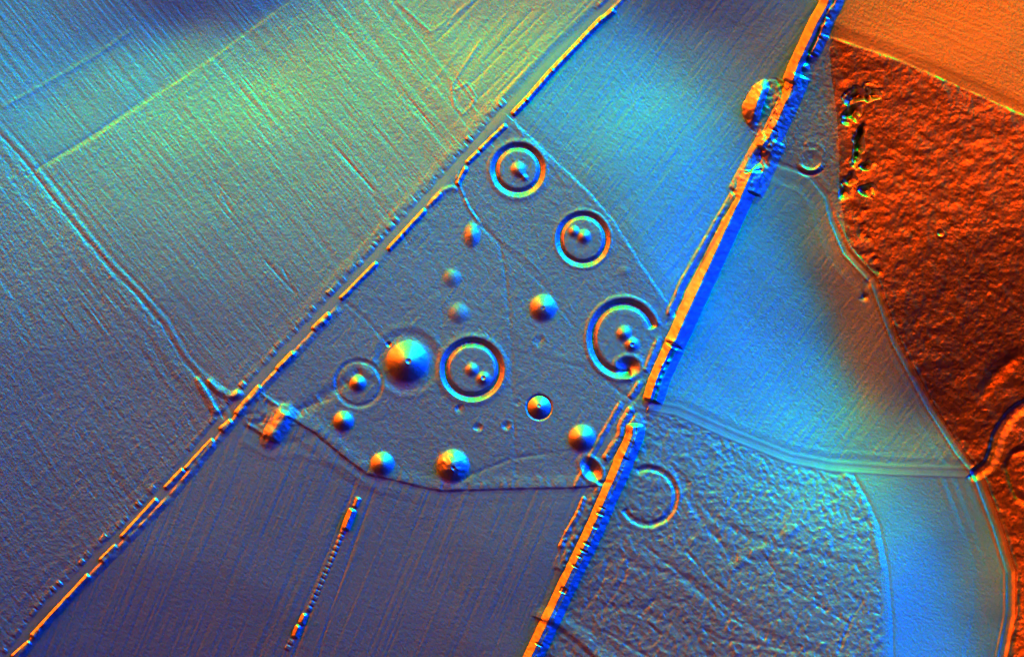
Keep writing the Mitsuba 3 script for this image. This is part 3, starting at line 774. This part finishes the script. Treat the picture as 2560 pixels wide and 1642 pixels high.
# southern tree belt: orange face, gappy crest, blue back
SP = Z6((775, -60), (765, 30), (700, 190), (655, 300), (590, 440), (505, 640), (425, 810), (345, 970), (265, 1140), (175, 1330), (95, 1500), (0, 1700))
bank('tree_belt', 'long southern belt of the road bank, orange face and blue back with a gappy crest', SP, [(-19, 0), (-1, 1), (2, 1), (7, .84), (11, .84), (29, 0)], 6.2, gaps=.25, rough=.08, k0=6, ends=10, parts=FB)
bank('verge_bank', 'rough tan verge left of the southern road bank', Z6((545, 350), (480, 480), (400, 640), (310, 820), (265, 950)), [(-17, 0), (-8, .6), (0, .9), (8, .9), (15, 0)], .9, rough=.17, k0=1)
bank('verge_bank', 'thin orange-edged hedge line at the top right corner of the purple field', Z6((440, 440), (390, 560), (320, 680), (270, 790)), [(-6, 0), (-1, 1), (1, 1), (10, 0)], 1.3, gaps=.4, rough=.15, k0=2)
line(Z6((520, 340), (640, 345)), -.8, 5)

# --- field hedge in the purple field
for i, (u, v, l, wd, hh, text) in enumerate(((1672, 815, 12, 9, 1.6, 'topmost small bush of the field hedge in the purple field'), (1636, 895, 26, 11, 4.2, 'longest orange and blue hedge block of the field hedge in the purple field'),
                                             (1420, 1362, 13, 9, 2.6, 'upper bush of the lower pair in the field hedge'), (1390, 1420, 15, 9, 2.8, 'lower bush of the lower pair in the field hedge'))):
    cx, cy = Q3((u, v))[0]
    dv = np.array([-.36, .93])
    p, q = np.array([cx, cy]) - dv * l, np.array([cx, cy]) + dv * l
    w, s, t, L = along([p, q], 24, clamp=False)
    f = np.interp(s, [-wd, -1, 2, wd], [0, 1, 1, 0]) * sm(-4, 4, t) * sm(L + 4, L - 4, t)
    H[w] += hh * f + .15 * GB[w] * (f > .1)
    owner[w] = np.where(f > .08, obj(thing('field_hedge', text, 'hedge', 'hedge remains in the purple field'), 'scrub_turf'), owner[w])
for i, v in enumerate(range(950, 1500, 26)):
    if 1330 < v < 1450:
        continue
    u = np.interp(v, [950, 1290, 1500], [1607, 1462, 1345])
    cx, cy = Q3((u, v))[0]
    w, s, t, L = along([(cx + 3, cy - 5), (cx - 2, cy + 5)], 18, clamp=False)
    f = np.interp(s, [-9, -3, 4, 9], [0, 1, 1, 0]) * sm(-3, 3, t) * sm(L + 3, L - 3, t)
    H[w] += .75 * f
    owner[w] = np.where(f > .1, obj(thing('field_hedge', f'{nth(i + 1)} low grey hedge stub from the top of the dotted line in the purple field', 'hedge', 'hedge remains in the purple field'), 'scrub_turf'), owner[w])

# --- quarry hollows on the hillside
for i, (u, v, r, ry, rot, h, text) in enumerate(((1060, 735, 24, 13, 20, 6.5, 'quarry hollow with a black upper edge, highest on the hillside'), (1180, 735, 17, 10, 0, 5.0, 'quarry hollow right of the highest one'),
        (1030, 860, 22, 12, 55, 6.5, 'quarry hollow with bright cyan floor below the highest one'), (1085, 1010, 13, 8, 60, 4.0, 'narrow black slot in the middle of the quarry chain'),
        (1068, 1110, 26, 9, 80, 6.0, 'long blue quarry slot on the hillside'), (1050, 1220, 13, 8, 70, 3.5, 'small hollow under the long blue slot'),
        (1130, 1275, 13, 7, 15, 4.5, 'black hollow at the right of the quarry chain'), (1005, 1385, 14, 9, 40, 3.5, 'brown hollow low in the quarry chain'),
        (1125, 1470, 13, 10, 30, 4.5, 'hollow with yellow lower lip at the foot of the quarry chain'), (968, 1485, 11, 11, 0, 3.5, 'pale hollow beside the hillside foot'))):
    pit(text, *Z1((u, v))[0], r * 1.6, h * 1.35, ry=ry * 1.55, rot=rot, rim=.0, base='quarry_hollow', group='quarry hollows on the hillside')
r_ = np.random.default_rng(5)
for i in range(9):
    cx = 2115 + r_.uniform(0, 60) + i * 6
    cy = 520 + i * 27 + r_.uniform(-8, 8)
    w, q, az = polar(cx, cy, r_.uniform(8, 14), r_.uniform(6, 10), r_.uniform(0, 180), 2)
    q = q * (1 + .4 * vn(X[w] / 9, Y[w] / 9, 3))
    H[w] -= r_.uniform(.8, 2.0) * np.exp(-q ** 2 * 1.4)
w, s, t, L = along(F((2400, 820), (2330, 880), (2290, 940)), 45)
H[w] += np.where(np.abs(s) < 45, -2.2 * np.exp(-(s / 16) ** 2) * sm(0, 40, t) * sm(L, L - 40, t), 0)
pit('small bright-rimmed pit alone on the dark red hillside', *Q2((2005, 1095))[0], 8, 1.3, base='quarry_hollow', rim=.3, group='quarry hollows on the hillside')

# ------------------------------------------------------------------ meshes: every owner takes its own cells of the one surface
VX, VY = X * M - 512, 328.4 - Y * M
dzy, dzx = np.gradient(H, STEP * M)
NRM = np.stack([-dzx, dzy, np.ones_like(H)], -1)
NRM /= np.linalg.norm(NRM, axis=-1, keepdims=True)
P3 = np.stack([VX, VY, H], -1).reshape(-1, 3)
N3 = NRM.reshape(-1, 3)
gi = np.arange(NX * NY).reshape(NY, NX)
a_, b_, c2, d3 = gi[:-1, :-1], gi[:-1, 1:], gi[1:, 1:], gi[1:, :-1]
CELL = owner[:-1, :-1].ravel()
QUADS = np.stack([a_, d3, c2, b_], -1).reshape(-1, 4)
order = np.argsort(CELL, kind='stable')
bounds = np.searchsorted(CELL[order], np.arange(len(OBJ) + 1))


def put(key, v, f, nrm, mat):
    path = meshkit.write_ply((v, f), False, None, None, normals=nrm)
    scene[key] = {'type': 'ply', 'filename': path, 'face_normals': False, 'bsdf': {'type': 'ref', 'id': mat}}


merged = {}
for i, (key, mat, structure) in enumerate(OBJ):
    sel = order[bounds[i]:bounds[i + 1]]
    if len(sel) >= 4:
        merged.setdefault(key, [mat, structure, []])[2].append(sel)
for key, (mat, structure, sels) in merged.items():
    q = QUADS[np.concatenate(sels)]
    used, inv = np.unique(q, return_inverse=True)
    q = inv.reshape(-1, 4)
    v, nn = P3[used], N3[used]
    f = np.vstack([q[:, [0, 1, 2]], q[:, [0, 2, 3]]])
    if not structure:                                            # close the thing below ground
        e = np.vstack([q[:, [0, 1]], q[:, [1, 2]], q[:, [2, 3]], q[:, [3, 0]]])
        n_ = len(v)
        code, back = e[:, 0] * n_ + e[:, 1], e[:, 1] * n_ + e[:, 0]
        rim = e[~np.isin(code, back)]
        under = v.copy()
        under[:, 2] = v[:, 2] - 1.2
        side_i = np.unique(rim)
        sv = np.vstack([v, under])
        f = np.vstack([f, f[:, ::-1] + n_])
        walls = np.vstack([np.stack([rim[:, 0], rim[:, 0] + n_, rim[:, 1] + n_], 1), np.stack([rim[:, 0], rim[:, 1] + n_, rim[:, 1]], 1)])
        f = np.vstack([f, walls])
        v, nn = sv, np.vstack([nn, -nn])
    put(key, v, f, nn, mat)
for key in [k for k in labels if k not in scene and not any(s_.startswith(k + '__') for s_ in scene)]:
    del labels[key]

# the country beyond, out to the horizon
loop = np.r_[gi[0, :-1], gi[:-1, -1], gi[-1, :0:-1], gi[:0:-1, 0]][::4]
rim_p = P3[loop]
rings, fac = [rim_p], [1.0]
rg = np.random.default_rng(3)
for k, g in enumerate((1.03, 1.1, 1.25, 1.6, 2.3, 4, 8, 16, 32)):
    p = rim_p.copy()
    p[:, :2] *= g
    sg = 3 + 14 * k
    z = ndimage.gaussian_filter1d(rim_p[:, 2], sg, mode='wrap')
    p[:, 2] = (z - 6) * math.exp(-.25 * (g - 1)) + 5 * (meshkit.noise(np.c_[p[:, :2] / 300, 0 * p[:, 0]]) - .5) * min(1, g - 1)
    rings.append(p)
n_ = len(loop)
V = np.vstack(rings)
fs = []
for k in range(len(rings) - 1):
    i = np.arange(n_)
    j = (i + 1) % n_
    fs.append(np.stack([k * n_ + i, k * n_ + j, (k + 1) * n_ + j, (k + 1) * n_ + i], 1))
fq = np.vstack(fs)
scene['ground'] = mikit.ply((V, np.vstack([fq[:, [2, 1, 0]], fq[:, [3, 2, 0]]])), 'turf', smooth=True)
labels['ground'] = {'label': 'open country beyond the surveyed fields', 'kind': 'structure'}
